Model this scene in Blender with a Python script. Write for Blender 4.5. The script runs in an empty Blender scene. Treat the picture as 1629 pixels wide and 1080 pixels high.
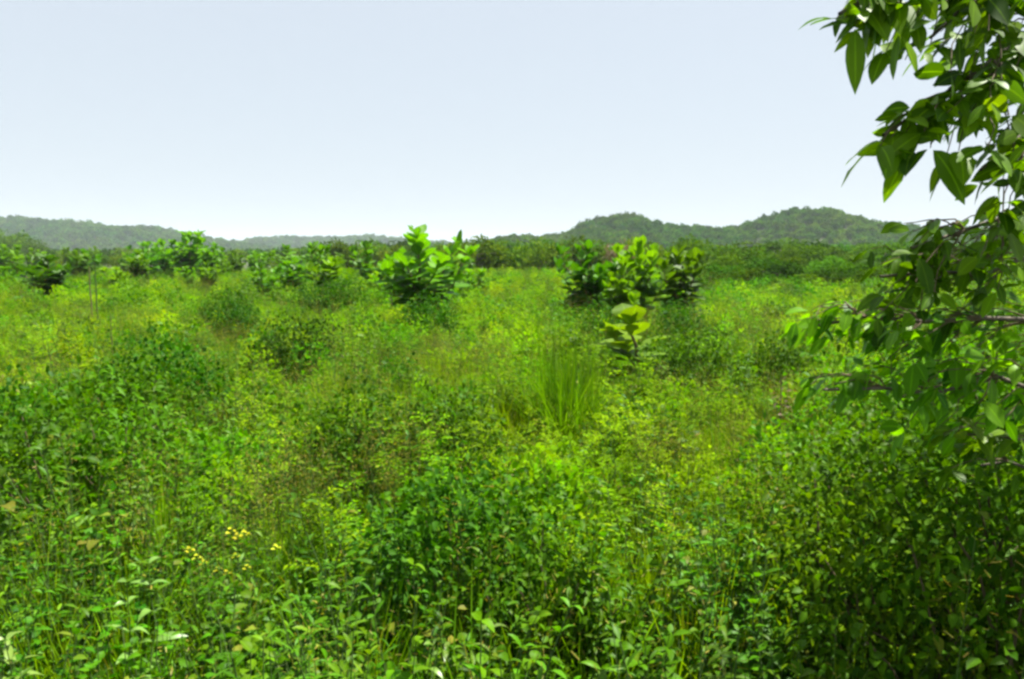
import bpy, math, random
import numpy as np
from mathutils import Vector, noise

R = math.radians
scene = bpy.context.scene
random.seed(11)
rng = np.random.default_rng(11)

# ------------------------------------------------------------------ camera
CAM = Vector((0.0, 0.0, 2.7))
FPX = 1267.0                                    # focal length in photograph pixels
PITCH = math.atan((540 - 405) / FPX)
cd = bpy.data.cameras.new("camera")
cd.lens = FPX / 1629 * 36.0
cd.sensor_width = 36.0
cd.clip_start = 0.05
cd.clip_end = 12000
cam = bpy.data.objects.new("camera", cd)
scene.collection.objects.link(cam)
cam.location = CAM
cam.rotation_euler = (R(90) - PITCH, 0, 0)
scene.camera = cam

def at(px, py, Y):
    """world point seen at photo pixel (px,py) at distance Y in front of the camera"""
    dx = (px - 814.5) / FPX; du = (540 - py) / FPX
    f = Vector((0, math.cos(PITCH), -math.sin(PITCH))); u = Vector((0, math.sin(PITCH), math.cos(PITCH)))
    d = Vector((dx, 0, 0)) + f + u * du
    return CAM + d * (Y / d.y)

# ------------------------------------------------------------------ sky and sun
SUN_EL, SUN_AZ = R(66), R(68)                   # azimuth clockwise from +Y
w = bpy.data.worlds.new("World"); scene.world = w; w.use_nodes = True
nt = w.node_tree
bg = nt.nodes["Background"]
sky = nt.nodes.new("ShaderNodeTexSky"); sky.sky_type = 'NISHITA'
sky.sun_disc = False; sky.sun_elevation = SUN_EL; sky.sun_rotation = SUN_AZ
sky.air_density = 1.0; sky.dust_density = 2.6; sky.ozone_density = 1.0; sky.altitude = 0
mx = nt.nodes.new("ShaderNodeMix"); mx.data_type = 'RGBA'; mx.inputs[0].default_value = 0.78
mx.inputs[7].default_value = (5.0, 5.45, 5.95, 1)                # thin even high haze over the blue
nt.links.new(sky.outputs[0], mx.inputs[6]); nt.links.new(mx.outputs[2], bg.inputs[0]); bg.inputs[1].default_value = 0.051
sl = bpy.data.lights.new("sun", 'SUN'); sl.energy = 5.0; sl.angle = R(0.6); sl.color = (1.0, 0.96, 0.88)
so = bpy.data.objects.new("sun", sl); scene.collection.objects.link(so)
sd = Vector((math.sin(SUN_AZ) * math.cos(SUN_EL), math.cos(SUN_AZ) * math.cos(SUN_EL), math.sin(SUN_EL)))
so.rotation_euler = (-sd).to_track_quat('-Z', 'Y').to_euler()
so.location = (20, 0, 60)
scene.view_settings.view_transform = 'Standard'; scene.view_settings.look = 'None'
scene.view_settings.exposure = 1.58; scene.view_settings.gamma = 1.0
scene.render.engine = 'CYCLES'
cy = scene.cycles
cy.max_bounces = 6; cy.diffuse_bounces = 3; cy.glossy_bounces = 2; cy.transmission_bounces = 4
cy.volume_bounces = 0; cy.use_denoising = True
cy.filter_width = 2.8
cy.caustics_reflective = False; cy.caustics_refractive = False

# ------------------------------------------------------------------ materials
def ramp2(nt, fac, a, b, p0=0.0, p1=1.0):
    r = nt.nodes.new("ShaderNodeValToRGB")
    r.color_ramp.elements[0].position = p0; r.color_ramp.elements[1].position = p1
    r.color_ramp.elements[0].color = (*a, 1); r.color_ramp.elements[1].color = (*b, 1)
    nt.links.new(fac, r.inputs[0]); return r.outputs[0]

def leaf_mat(name, dark, light, patch=None, pscale=0.2, pamt=0.6, trans=0.35, rough=0.45, spec=0.15, rib=0.0, tcol=(1.4, 1.4, 0.4), rvar=0.35, old=None):
    m = bpy.data.materials.new(name); m.use_nodes = True
    nt = m.node_tree; N = nt.nodes; L = nt.links
    out = N["Material Output"]; pb = N["Principled BSDF"]
    at_ = N.new("ShaderNodeAttribute"); at_.attribute_name = "lf"
    sep = N.new("ShaderNodeSeparateXYZ"); L.new(at_.outputs["Vector"], sep.inputs[0])
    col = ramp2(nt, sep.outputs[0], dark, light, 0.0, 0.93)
    if old:                                          # a few yellowed and withered leaves
        el = col.node.color_ramp.elements; e3 = el.new(0.97); e3.color = (*light, 1); e4 = el.new(0.99); e4.color = (*old, 1)
    def mix(fac, a, b, mode='MIX'):
        x = N.new("ShaderNodeMix"); x.data_type = 'RGBA'; x.blend_type = mode
        if hasattr(fac, 'is_linked') or not isinstance(fac, float): L.new(fac, x.inputs[0])
        else: x.inputs[0].default_value = fac
        for v, i in ((a, 6), (b, 7)):
            if isinstance(v, tuple): x.inputs[i].default_value = (*v, 1)
            else: L.new(v, x.inputs[i])
        return x.outputs[2]
    geo = N.new("ShaderNodeNewGeometry")
    if patch:
        nz = N.new("ShaderNodeTexNoise"); nz.inputs["Scale"].default_value = pscale; nz.inputs["Detail"].default_value = 3
        L.new(geo.outputs["Position"], nz.inputs["Vector"])
        mr = N.new("ShaderNodeMapRange"); mr.inputs[1].default_value = 0.42; mr.inputs[2].default_value = 0.62; mr.inputs[4].default_value = pamt
        L.new(nz.outputs[0], mr.inputs[0])
        col = mix(mr.outputs[0], col, patch)
    if rib > 0:
        ab = N.new("ShaderNodeMath"); ab.operation = 'ABSOLUTE'; L.new(sep.outputs[1], ab.inputs[0])
        mr2 = N.new("ShaderNodeMapRange"); mr2.inputs[1].default_value = 0.03; mr2.inputs[2].default_value = 0.12
        mr2.inputs[3].default_value = rib; mr2.inputs[4].default_value = 0.0
        L.new(ab.outputs[0], mr2.inputs[0])
        col = mix(mr2.outputs[0], col, tuple(min(1, c * 2.2) for c in light))
    oi = N.new("ShaderNodeObjectInfo")
    mr3 = N.new("ShaderNodeMapRange"); mr3.inputs[3].default_value = 1 - rvar; mr3.inputs[4].default_value = 1 + rvar
    L.new(oi.outputs["Random"], mr3.inputs[0])
    hs = N.new("ShaderNodeHueSaturation"); L.new(mr3.outputs[0], hs.inputs["Value"]); L.new(col, hs.inputs["Color"])
    mrh = N.new("ShaderNodeMath"); mrh.operation = 'FRACT'
    mm = N.new("ShaderNodeMath"); mm.operation = 'MULTIPLY'; mm.inputs[1].default_value = 7.31
    L.new(oi.outputs["Random"], mm.inputs[0]); L.new(mm.outputs[0], mrh.inputs[0])
    mh = N.new("ShaderNodeMapRange"); mh.inputs[3].default_value = 0.482; mh.inputs[4].default_value = 0.518
    L.new(mrh.outputs[0], mh.inputs[0]); L.new(mh.outputs[0], hs.inputs["Hue"])
    col = hs.outputs[0]
    L.new(col, pb.inputs["Base Color"]); pb.inputs["Roughness"].default_value = rough
    pb.inputs["Specular IOR Level"].default_value = spec
    tr = N.new("ShaderNodeBsdfTranslucent")
    tc = mix(1.0, col, tcol, 'MULTIPLY')
    L.new(tc, tr.inputs[0])
    ms = N.new("ShaderNodeMixShader"); ms.inputs[0].default_value = trans
    L.new(pb.outputs[0], ms.inputs[1]); L.new(tr.outputs[0], ms.inputs[2]); L.new(ms.outputs[0], out.inputs[0])
    return m

def bark_mat(name, a, b, scale=30):
    m = bpy.data.materials.new(name); m.use_nodes = True
    nt = m.node_tree; pb = nt.nodes["Principled BSDF"]
    nz = nt.nodes.new("ShaderNodeTexNoise"); nz.inputs["Scale"].default_value = scale; nz.inputs["Detail"].default_value = 6
    tc = nt.nodes.new("ShaderNodeTexCoord"); mp = nt.nodes.new("ShaderNodeMapping"); mp.inputs["Scale"].default_value = (1, 1, 0.25)
    nt.links.new(tc.outputs["Object"], mp.inputs[0]); nt.links.new(mp.outputs[0], nz.inputs[0])
    nt.links.new(ramp2(nt, nz.outputs[0], a, b, 0.3, 0.7), pb.inputs["Base Color"])
    bp = nt.nodes.new("ShaderNodeBump"); bp.inputs["Strength"].default_value = 0.5; bp.inputs["Distance"].default_value = 0.01
    nt.links.new(nz.outputs[0], bp.inputs["Height"]); nt.links.new(bp.outputs[0], pb.inputs["Normal"])
    pb.inputs["Roughness"].default_value = 0.85
    return m

M = {}
M['broad'] = leaf_mat("weed_leaf", (0.015, 0.068, 0.001), (0.074, 0.200, 0.002), (0.09, 0.21, 0.001), 0.35, 0.5, 0.42, 0.5, 0.10, 0.25, old=(0.24, 0.21, 0.03))
M['lance'] = leaf_mat("long_weed_leaf", (0.020, 0.085, 0.001), (0.080, 0.205, 0.003), (0.12, 0.22, 0.003), 0.4, 0.4, 0.38, 0.48, 0.16, 0.3, old=(0.24, 0.21, 0.03))
M['feather'] = leaf_mat("fine_weed_leaf", (0.065, 0.185, 0.000), (0.135, 0.300, 0.001), (0.20, 0.32, 0.001), 0.16, 0.8, 0.46, 0.7, 0.04)
M['grass'] = leaf_mat("grass_blade", (0.050, 0.155, 0.001), (0.145, 0.300, 0.002), (0.21, 0.31, 0.002), 0.13, 0.8, 0.44, 0.65, 0.06, old=(0.24, 0.21, 0.03))
M['clump'] = leaf_mat("clump_blade", (0.055, 0.160, 0.001), (0.150, 0.310, 0.002), None, trans=.44, rough=.6, spec=.1)
M['seed'] = leaf_mat("grass_seed", (0.15, 0.18, 0.012), (0.32, 0.26, 0.045), None, trans=0.35)
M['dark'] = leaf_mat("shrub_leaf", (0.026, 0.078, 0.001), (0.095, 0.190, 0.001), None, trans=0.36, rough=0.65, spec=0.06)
M['teak'] = leaf_mat("sapling_leaf", (0.025, 0.095, 0.001), (0.095, 0.225, 0.002), None, trans=0.42, rough=0.5, spec=0.22, rib=0.3)
M['lime'] = leaf_mat("young_sapling_leaf", (0.12, 0.24, 0.002), (0.20, 0.31, 0.003), None, trans=0.45, rough=0.5, spec=0.2, rib=0.3)
M['tree'] = leaf_mat("tree_leaf", (0.036, 0.115, 0.001), (0.140, 0.300, 0.002), None, trans=0.5, rough=0.45, spec=0.18, rib=0.35)
M['wood_a'] = leaf_mat("far_foliage", (0.015, 0.062, 0.003), (0.060, 0.150, 0.004), (0.080, 0.135, 0.005), 0.012, 0.5, trans=0.28, rough=0.8, spec=0.03, rvar=0.45)
M['belt'] = leaf_mat("belt_foliage", (0.024, 0.070, 0.003), (0.115, 0.180, 0.003), None, trans=0.3, rough=0.8, spec=0.04, rvar=0.35)
M['pale'] = leaf_mat('pale_weed_leaf', (0.07, 0.16, 0.012), (0.15, 0.26, 0.035), None, trans=.3, rough=.38, spec=.5, rib=.3)
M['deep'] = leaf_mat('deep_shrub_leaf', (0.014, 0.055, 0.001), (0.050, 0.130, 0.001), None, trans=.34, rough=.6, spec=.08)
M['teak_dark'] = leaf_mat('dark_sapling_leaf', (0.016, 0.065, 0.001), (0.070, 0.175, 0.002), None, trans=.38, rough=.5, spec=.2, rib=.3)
M['tree_young'] = leaf_mat('young_tree_leaf', (0.07, 0.19, 0.001), (0.16, 0.30, 0.002), None, trans=.5, rough=.42, spec=.25, rib=.3)
M['dry'] = leaf_mat("dry_foliage", (0.10, 0.075, 0.04), (0.20, 0.15, 0.08), None, trans=0.25)
M['yellow'] = leaf_mat("yellow_petal", (0.48, 0.50, 0.02), (0.60, 0.62, 0.04), None, trans=0.35, tcol=(1, 1, .5), rvar=.1)
M['stem'] = bark_mat("green_stem", (0.03, 0.075, 0.005), (0.06, 0.11, 0.010))
M['rstem'] = bark_mat("brown_stem", (0.07, 0.05, 0.02), (0.14, 0.10, 0.05))
M['bark'] = bark_mat("bark", (0.05, 0.040, 0.028), (0.16, 0.13, 0.09))

# ------------------------------------------------------------------ mesh builder
class MB:
    def __init__(s): s.v = []; s.f = []; s.m = []; s.a = []; s.n = 0; s.mats = []
    def add(s, v, f, mat, attr):
        if mat not in s.mats: s.mats.append(mat)
        s.v.append(v); s.f.append(f + s.n); s.m.append(np.full(len(f), s.mats.index(mat))); s.a.append(attr); s.n += len(v)
    def mesh(s, name):
        v = np.concatenate(s.v).astype(np.float32); f = np.concatenate(s.f).astype(np.int32); a = np.concatenate(s.a).astype(np.float32)
        me = bpy.data.meshes.new(name)
        me.vertices.add(len(v)); me.vertices.foreach_set("co", v.ravel())
        me.loops.add(len(f) * 4); me.loops.foreach_set("vertex_index", f.ravel())
        me.polygons.add(len(f)); me.polygons.foreach_set("loop_start", np.arange(len(f), dtype=np.int32) * 4)
        me.polygons.foreach_set("loop_total", np.full(len(f), 4, dtype=np.int32))
        me.polygons.foreach_set("material_index", np.concatenate(s.m).astype(np.int32))
        me.polygons.foreach_set("use_smooth", np.ones(len(f), dtype=bool))
        at_ = me.attributes.new("lf", 'FLOAT_VECTOR', 'POINT'); at_.data.foreach_set("vector", a.ravel())
        for m in s.mats: me.materials.append(M[m])
        me.update(calc_edges=True); me.validate(); return me

def nrm(a): return a / np.maximum(np.linalg.norm(a, axis=-1, keepdims=True), 1e-9)
PROF = {
 'ovate': lambda t: np.sin(np.pi * np.clip(t, 0, 1) ** 0.75) ** 0.8,
 'lance': lambda t: np.sin(np.pi * np.clip(t, 0, 1) ** 0.85) ** 0.9,
 'obov': lambda t: np.sin(np.pi * np.clip(t, 0, 1) ** 1.25) ** 0.75,
 'ell': lambda t: np.sin(np.pi * np.clip(t, 0, 1) ** 1.05) ** 0.85,
 'blade': lambda t: np.clip(0.35 + 2.5 * t, 0, 1) * np.sqrt(np.clip(1 - t, 0, 1)),
 'quad': lambda t: np.where((t > .01) & (t < .99), 1.0, 0.25),
}
def leaves(mb, P, D, L, W, mat, droop=0.3, nseg=4, prof='ovate', fold=0.25, roll=0.4, tone=None, wave=0.0, r=None):
    r = r or rng
    P = np.asarray(P, float).reshape(-1, 3); n = len(P)
    if n == 0: return
    D = nrm(np.asarray(D, float).reshape(-1, 3)); L = np.broadcast_to(L, (n,)).astype(float); W = np.broadcast_to(W, (n,)).astype(float)
    droop = np.broadcast_to(droop, (n,)).astype(float)
    Z = np.array([0, 0, 1.0])
    S = np.cross(D, Z); bad = np.linalg.norm(S, axis=1) < 0.05; S[bad] = [1, 0, 0]; S = nrm(S)
    Nn = np.cross(S, D); ra = r.normal(0, roll, n)[:, None]
    S, Nn = S * np.cos(ra) + Nn * np.sin(ra), Nn * np.cos(ra) - S * np.sin(ra)
    t = np.linspace(0, 1, nseg + 1)
    pw = PROF[prof](t)
    tt = t[None, :, None]
    C = P[:, None] + L[:, None, None] * (tt * D[:, None] - (droop[:, None, None] * tt ** 2) * Z)
    ww = (W[:, None] * pw[None] / 2)[..., None]
    wv = (r.normal(0, 1, (n, nseg + 1, 2)) * wave)[..., None] * ww[:, :, None]
    lft = C - S[:, None] * ww + Nn[:, None] * (ww * fold + wv[:, :, 0]); rgt = C + S[:, None] * ww + Nn[:, None] * (ww * fold + wv[:, :, 1])
    if tone is None: tone = r.random(n)
    tone = np.broadcast_to(tone, (n,))
    if nseg <= 2 or fold == 0:
        V = np.stack([lft, rgt], 2); k = 2
    else:
        V = np.stack([lft, C, rgt], 2); k = 3
    A = np.zeros(V.shape); A[..., 0] = tone[:, None, None]; A[..., 1] = np.linspace(-1, 1, k)[None, None]; A[..., 2] = t[None, :, None]
    i = np.arange(nseg)[:, None]; j = np.arange(k - 1)[None]
    q = np.stack([i * k + j, i * k + j + 1, (i + 1) * k + j + 1, (i + 1) * k + j], -1).reshape(-1, 4)
    F = (np.arange(n)[:, None, None] * ((nseg + 1) * k) + q[None]).reshape(-1, 4)
    mb.add(V.reshape(-1, 3), F, mat, A.reshape(-1, 3))

def tube(mb, pts, r0, r1, mat, sides=5, tone=0.5):
    pts = np.asarray(pts, float); n = len(pts)
    T = nrm(np.gradient(pts, axis=0)); ref = np.array([0.31, 0.95, 0.1]); A = nrm(np.cross(T, ref)); B = np.cross(T, A)
    rr = (np.linspace(r0, r1, n) if np.isscalar(r0) else np.asarray(r0))[:, None, None]
    th = np.linspace(0, 2 * np.pi, sides, endpoint=False)[None, :, None]
    V = pts[:, None] + rr * (np.cos(th) * A[:, None] + np.sin(th) * B[:, None])
    i = np.arange(n - 1)[:, None]; j = np.arange(sides)[None]; j2 = (j + 1) % sides
    F = np.stack([i * sides + j, i * sides + j2, (i + 1) * sides + j2, (i + 1) * sides + j], -1).reshape(-1, 4)
    A_ = np.zeros((n * sides, 3)); A_[:, 0] = tone; A_[:, 1] = .5
    mb.add(V.reshape(-1, 3), F, mat, A_)

def curve(p0, p1, n=6, sag=0.0, jit=0.0, r=None):
    r = r or rng
    t = np.linspace(0, 1, n)[:, None]; p0 = np.asarray(p0, float); p1 = np.asarray(p1, float)
    p = p0 + (p1 - p0) * t; p[:, 2] += sag * 4 * (t * (1 - t))[:, 0]
    if jit: 
        j = r.normal(0, jit, (n, 3)); j[0] = 0; j[-1] = 0; p += j
    return p
def lerp(pts, t):
    x = np.clip(np.asarray(t), 0, 1) * (len(pts) - 1); i = np.minimum(x.astype(int), len(pts) - 2); f = (x - i)[:, None]
    return pts[i] * (1 - f) + pts[i + 1] * f
def dirs(az, el): return np.stack([np.cos(az) * np.cos(el), np.sin(az) * np.cos(el), np.sin(el)], -1)

# ------------------------------------------------------------------ object helpers
def link(o): scene.collection.objects.link(o); return o
def tag(o, label=None, cat=None, group=None, kind=None):
    for k, v in (('label', label), ('category', cat), ('group', group), ('kind', kind)):
        if v: o[k] = v
    return o
def empty(name, loc=(0, 0, 0), rz=0, s=1.0):
    o = bpy.data.objects.new(name, None); o.location = loc; o.rotation_euler = (0, 0, rz); o.scale = (s, s, s); o.empty_display_size = .2
    return link(o)
def part(name, me, parent):
    o = bpy.data.objects.new(name, me); link(o); o.parent = parent; return o
def top_of(v): 
    me = v[-1][1]; a = np.empty(len(me.vertices) * 3, np.float32); me.vertices.foreach_get('co', a); return float(np.percentile(a[2::3], 99.5))
def fresh(name, parts, loc, rz, s, label, cat, group=None):
    """one thing from shared part meshes: parts = [(name, mesh, [(subname, mesh)])]"""
    e = empty(name, loc, rz, s if np.isscalar(s) else 1.0)
    if not np.isscalar(s): e.scale = s
    for p in parts:
        o = part(p[0], p[1], e)
        for q in (p[2] if len(p) > 2 else ()): part(q[0], q[1], o)
    return tag(e, label, cat, group)

# ------------------------------------------------------------------ ground and hills
def gz(x, y):
    z = 0.12 * noise.noise((x * 0.11, y * 0.11, 3.1)) + 0.05 * noise.noise((x * 0.5, y * 0.5, 1.0))
    k = min(1, max(0, (2.4 - y) / 2.2)); z += 1.05 * k * k * (3 - 2 * k)          # bank the photographer stands on
    if y > 80: z += 0.6 * noise.noise((x * 0.012, y * 0.012, 7)) * min(1, (y - 80) / 100)
    return z

def ground_mat():
    m = bpy.data.materials.new("field_soil"); m.use_nodes = True; nt = m.node_tree; pb = nt.nodes["Principled BSDF"]
    g = nt.nodes.new("ShaderNodeNewGeometry")
    n1 = nt.nodes.new("ShaderNodeTexNoise"); n1.inputs["Scale"].default_value = 6; n1.inputs["Detail"].default_value = 8
    nt.links.new(g.outputs["Position"], n1.inputs[0])
    c = ramp2(nt, n1.outputs[0], (0.028, 0.026, 0.012), (0.045, 0.075, 0.015), 0.35, 0.65)
    nt.links.new(c, pb.inputs["Base Color"]); pb.inputs["Roughness"].default_value = 0.95
    return m
M['soil'] = ground_mat()
xs = np.unique(np.concatenate([-np.geomspace(1, 5000, 60), np.linspace(-8, 8, 50), np.geomspace(1, 5000, 60)]))
ys = np.unique(np.concatenate([-np.geomspace(.3, 4000, 30), np.linspace(-2, 12, 60), np.geomspace(12, 7000, 70)]))
V = [(x, y, gz(x, y)) for y in ys for x in xs]; nx = len(xs)
F = [(j * nx + i, j * nx + i + 1, (j + 1) * nx + i + 1, (j + 1) * nx + i) for j in range(len(ys) - 1) for i in range(nx - 1)]
me = bpy.data.meshes.new("ground"); me.from_pydata(V, [], F); me.materials.append(M['soil'])
for p in me.polygons: p.use_smooth = True
tag(link(bpy.data.objects.new("ground", me)), kind='structure')

def make_hill(name, prof, Y0, depth, crown_h, seed, gully):
    """ridge whose crest follows a measured outline (photo px,py) at its true distance; returns height function"""
    pts = [at(px, py, Y0) for px, py in prof]
    X = np.array([p.x for p in pts]); H = np.array([p.z for p in pts]) - crown_h
    def h(x, y):
        hh = np.interp(x, X, H) + (0.04 * max(H)) * noise.noise((x * 0.02, seed, 0))
        s = (Y0 - y) / depth
        if s >= 0: k = max(0, 1 - s); k = k * k * (3 - 2 * k)
        else: k = max(0, 1 + s * .8)
        g = noise.fractal((x * gully, y * gully * .7, seed), 0.9, 2.2, 4)
        return hh * k + g * max(H) * 0.20 * k * min(1, abs(s) * 3.0) - 3 * (1 - k)
    x0, x1 = X[0], X[-1]
    gx = np.linspace(x0, x1, 150); gy = np.linspace(Y0 - depth * 1.02, Y0 + depth, 60)
    V = [(x, y, h(x, y)) for y in gy for x in gx]; n = len(gx)
    F = [(j * n + i, j * n + i + 1, (j + 1) * n + i + 1, (j + 1) * n + i) for j in range(len(gy) - 1) for i in range(n - 1)]
    me = bpy.data.meshes.new(name); me.from_pydata(V, [], F); me.materials.append(M['soil'])
    for p in me.polygons: p.use_smooth = True
    tag(link(bpy.data.objects.new(name, me)), kind='structure')
    return h, x0, x1
RIGHT = [(560, 404), (700, 392), (770, 384), (800, 378), (880, 375), (910, 366), (930, 353), (960, 344), (990, 341), (1020, 348), (1050, 358), (1080, 364),
         (1120, 366), (1160, 363), (1200, 353), (1235, 340), (1270, 331), (1300, 334), (1340, 346), (1370, 353), (1420, 357), (1500, 366), (1629, 372), (1800, 368), (2000, 392), (2300, 400)]
LEFT = [(-700, 400), (-450, 375), (-250, 360), (-100, 350), (0, 347), (30, 345), (60, 349), (120, 352), (160, 357), (190, 363), (230, 359), (260, 362), (290, 370), (340, 379), (390, 389), (460, 396), (560, 402)]
MID = [(250, 402), (350, 396), (390, 388), (410, 380), (450, 378), (500, 378), (560, 376), (600, 376), (640, 379), (680, 384), (740, 386), (800, 382), (860, 384), (1000, 395), (1150, 402)]
hills = [make_hill("hill", RIGHT, 720, 230, 4.5, 3.3, 0.012), make_hill("hill", LEFT, 1500, 420, 8, 9.1, 0.006), make_hill("hill", MID, 2100, 420, 8, 5.7, 0.005)]

# ------------------------------------------------------------------ scattered ground cover: one object, many instanced copies of small plants
def scatter(name, protos, pts, rots, scl, label, cat):
    me = bpy.data.meshes.new(name); me.from_pydata([tuple(p) for p in pts], [], [])
    a = me.attributes.new("rot", 'FLOAT_VECTOR', 'POINT'); a.data.foreach_set("vector", np.asarray(rots, np.float32).ravel())
    a = me.attributes.new("scl", 'FLOAT_VECTOR', 'POINT'); a.data.foreach_set("vector", np.asarray(scl, np.float32).ravel())
    a = me.attributes.new("pick", 'INT', 'POINT'); a.data.foreach_set("value", rng.integers(0, len(protos), len(pts)).astype(np.int32))
    o = link(bpy.data.objects.new(name, me))
    g = bpy.data.node_groups.new(name + "_scatter", 'GeometryNodeTree')
    g.interface.new_socket("Geometry", in_out='INPUT', socket_type='NodeSocketGeometry'); g.interface.new_socket("Geometry", in_out='OUTPUT', socket_type='NodeSocketGeometry')
    N = g.nodes; L = g.links
    gi = N.new("NodeGroupInput"); go = N.new("NodeGroupOutput")
    jn = N.new("GeometryNodeJoinGeometry")
    for k, pm in enumerate(protos):
        po = bpy.data.objects.new(pm.name, pm)          # not linked to the scene: only its mesh is read
        oi = N.new("GeometryNodeObjectInfo"); oi.inputs[0].default_value = po; oi.inputs["As Instance"].default_value = False
        gt = N.new("GeometryNodeGeometryToInstance"); L.new(oi.outputs["Geometry"], gt.inputs[0]); L.new(gt.outputs[0], jn.inputs[0])
    def named(n, t):
        x = N.new("GeometryNodeInputNamedAttribute"); x.data_type = t; x.inputs[0].default_value = n; return x.outputs[0]
    ip = N.new("GeometryNodeInstanceOnPoints"); ip.inputs["Pick Instance"].default_value = True
    L.new(gi.outputs[0], ip.inputs["Points"]); L.new(jn.outputs[0], ip.inputs["Instance"])
    L.new(named("pick", 'INT'), ip.inputs["Instance Index"])
    L.new(named("rot", 'FLOAT_VECTOR'), ip.inputs["Rotation"]); L.new(named("scl", 'FLOAT_VECTOR'), ip.inputs["Scale"])
    L.new(ip.outputs[0], go.inputs[0])
    md = o.modifiers.new("scatter", 'NODES'); md.node_group = g
    return tag(o, label, cat, kind='stuff')

# ---- plant meshes
def leafy(nstem, h, nodes, Ll, Lw, mat, prof='ovate', droop=.35, spread=.25, el=(.1, .7), nseg=4, start=.2, side=0, seed=0, smat='stem', fold=.25, tone=(0, 1), split=False):
    """weed with stems and opposite leaves; side>0 adds side twigs at each node"""
    r = np.random.default_rng(seed); mb = MB(); ms = MB() if split else mb
    for k in range(nstem):
        az = r.uniform(0, 6.28); sp = spread * r.uniform(.3, 1.2); hh = h * r.uniform(.65, 1.08)
        b = np.array([r.normal(0, .03), r.normal(0, .03), 0]); tip = b + [math.cos(az) * sp, math.sin(az) * sp, hh]
        c = curve(b, tip, 7, 0.0, .012 * h, r); tube(ms, c, .006 * h + .001, .002, smat, 4)
        ts = np.linspace(start, 1, nodes) + r.normal(0, .01, nodes); P = lerp(c, ts)
        if side:
            for p, t in zip(P, ts):
                for q in range(side):
                    a2 = r.uniform(0, 6.28); l2 = h * .28 * (1.15 - t * .7) * r.uniform(.6, 1.2); d = dirs(np.array([a2]), np.array([r.uniform(.1, .8)]))[0]
                    cc = curve(p, p + d * l2, 4, .02, .004, r); tube(ms, cc, .0018, .001, smat, 3)
                    m = max(3, int(l2 / (Ll * .38))); pp = lerp(cc, np.linspace(.1, 1, m)); a3 = a2 + np.where(np.arange(m) % 2 == 0, 1.1, -1.1) + r.normal(0, .25, m)
                    leaves(mb, pp, dirs(a3, r.uniform(-.1, .6, m)), Ll * r.uniform(.7, 1.15, m), Lw * r.uniform(.8, 1.1, m), mat, droop, 2 if nseg < 4 else nseg, prof, fold, .4, r.uniform(*tone, m), r=r)
        else:
            az0 = r.uniform(0, 6.28); A = []; PP = []; LL = []; E = []
            for i, (p, t) in enumerate(zip(P, ts)):
                for q in (0, math.pi):
                    A.append(az0 + i * 1.62 + q + r.normal(0, .3)); PP.append(p); LL.append((1.15 - .55 * t) * r.uniform(.75, 1.15)); E.append(el[0] + (el[1] - el[0]) * t + r.normal(0, .2))
            A, LL, E = map(np.array, (A, LL, E))
            leaves(mb, PP, dirs(A, E), Ll * LL, Lw * LL, mat, droop * r.uniform(.4, 1.4, len(A)), nseg, prof, fold, .35, r.uniform(*tone, len(A)), .08, r=r)
    return (mb, ms) if split else mb.mesh("weed")

def grass(n, h, wd, seed, mat='grass', spread=.5, heads=0, lean=.45, foot=.05):
    r = np.random.default_rng(seed); mb = MB()
    az = r.uniform(0, 6.28, n); b = np.stack([r.normal(0, foot, n), r.normal(0, foot, n), np.zeros(n)], -1)
    leaves(mb, b, dirs(az, R(90) - np.abs(r.normal(0, lean, n))), h * r.uniform(.5, 1.1, n), wd * r.uniform(.7, 1.3, n), mat, r.uniform(.05, spread, n), 5, 'blade', .3, .5, r.uniform(0, 1, n), r=r)
    for k in range(heads):
        a = r.uniform(0, 6.28); sp = r.uniform(.05, .3); hh = h * r.uniform(1.0, 1.35)
        c = curve((0, 0, 0), (math.cos(a) * sp, math.sin(a) * sp, hh), 6, 0, .01, r); tube(mb, c, .0022, .001, 'stem', 3)
        m = 26; t = r.uniform(.72, 1, m); P = lerp(c, t); d = dirs(r.uniform(0, 6.28, m), r.uniform(0, 1.2, m))
        P = P + d * (r.uniform(.0, .09, m) * (1.3 - t))[:, None] * 2
        leaves(mb, P, d, r.uniform(.012, .03, m), r.uniform(.006, .012, m), 'seed', .2, 1, 'quad', 0, 1.5, r=r)
    return mb.mesh("grass")

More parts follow.
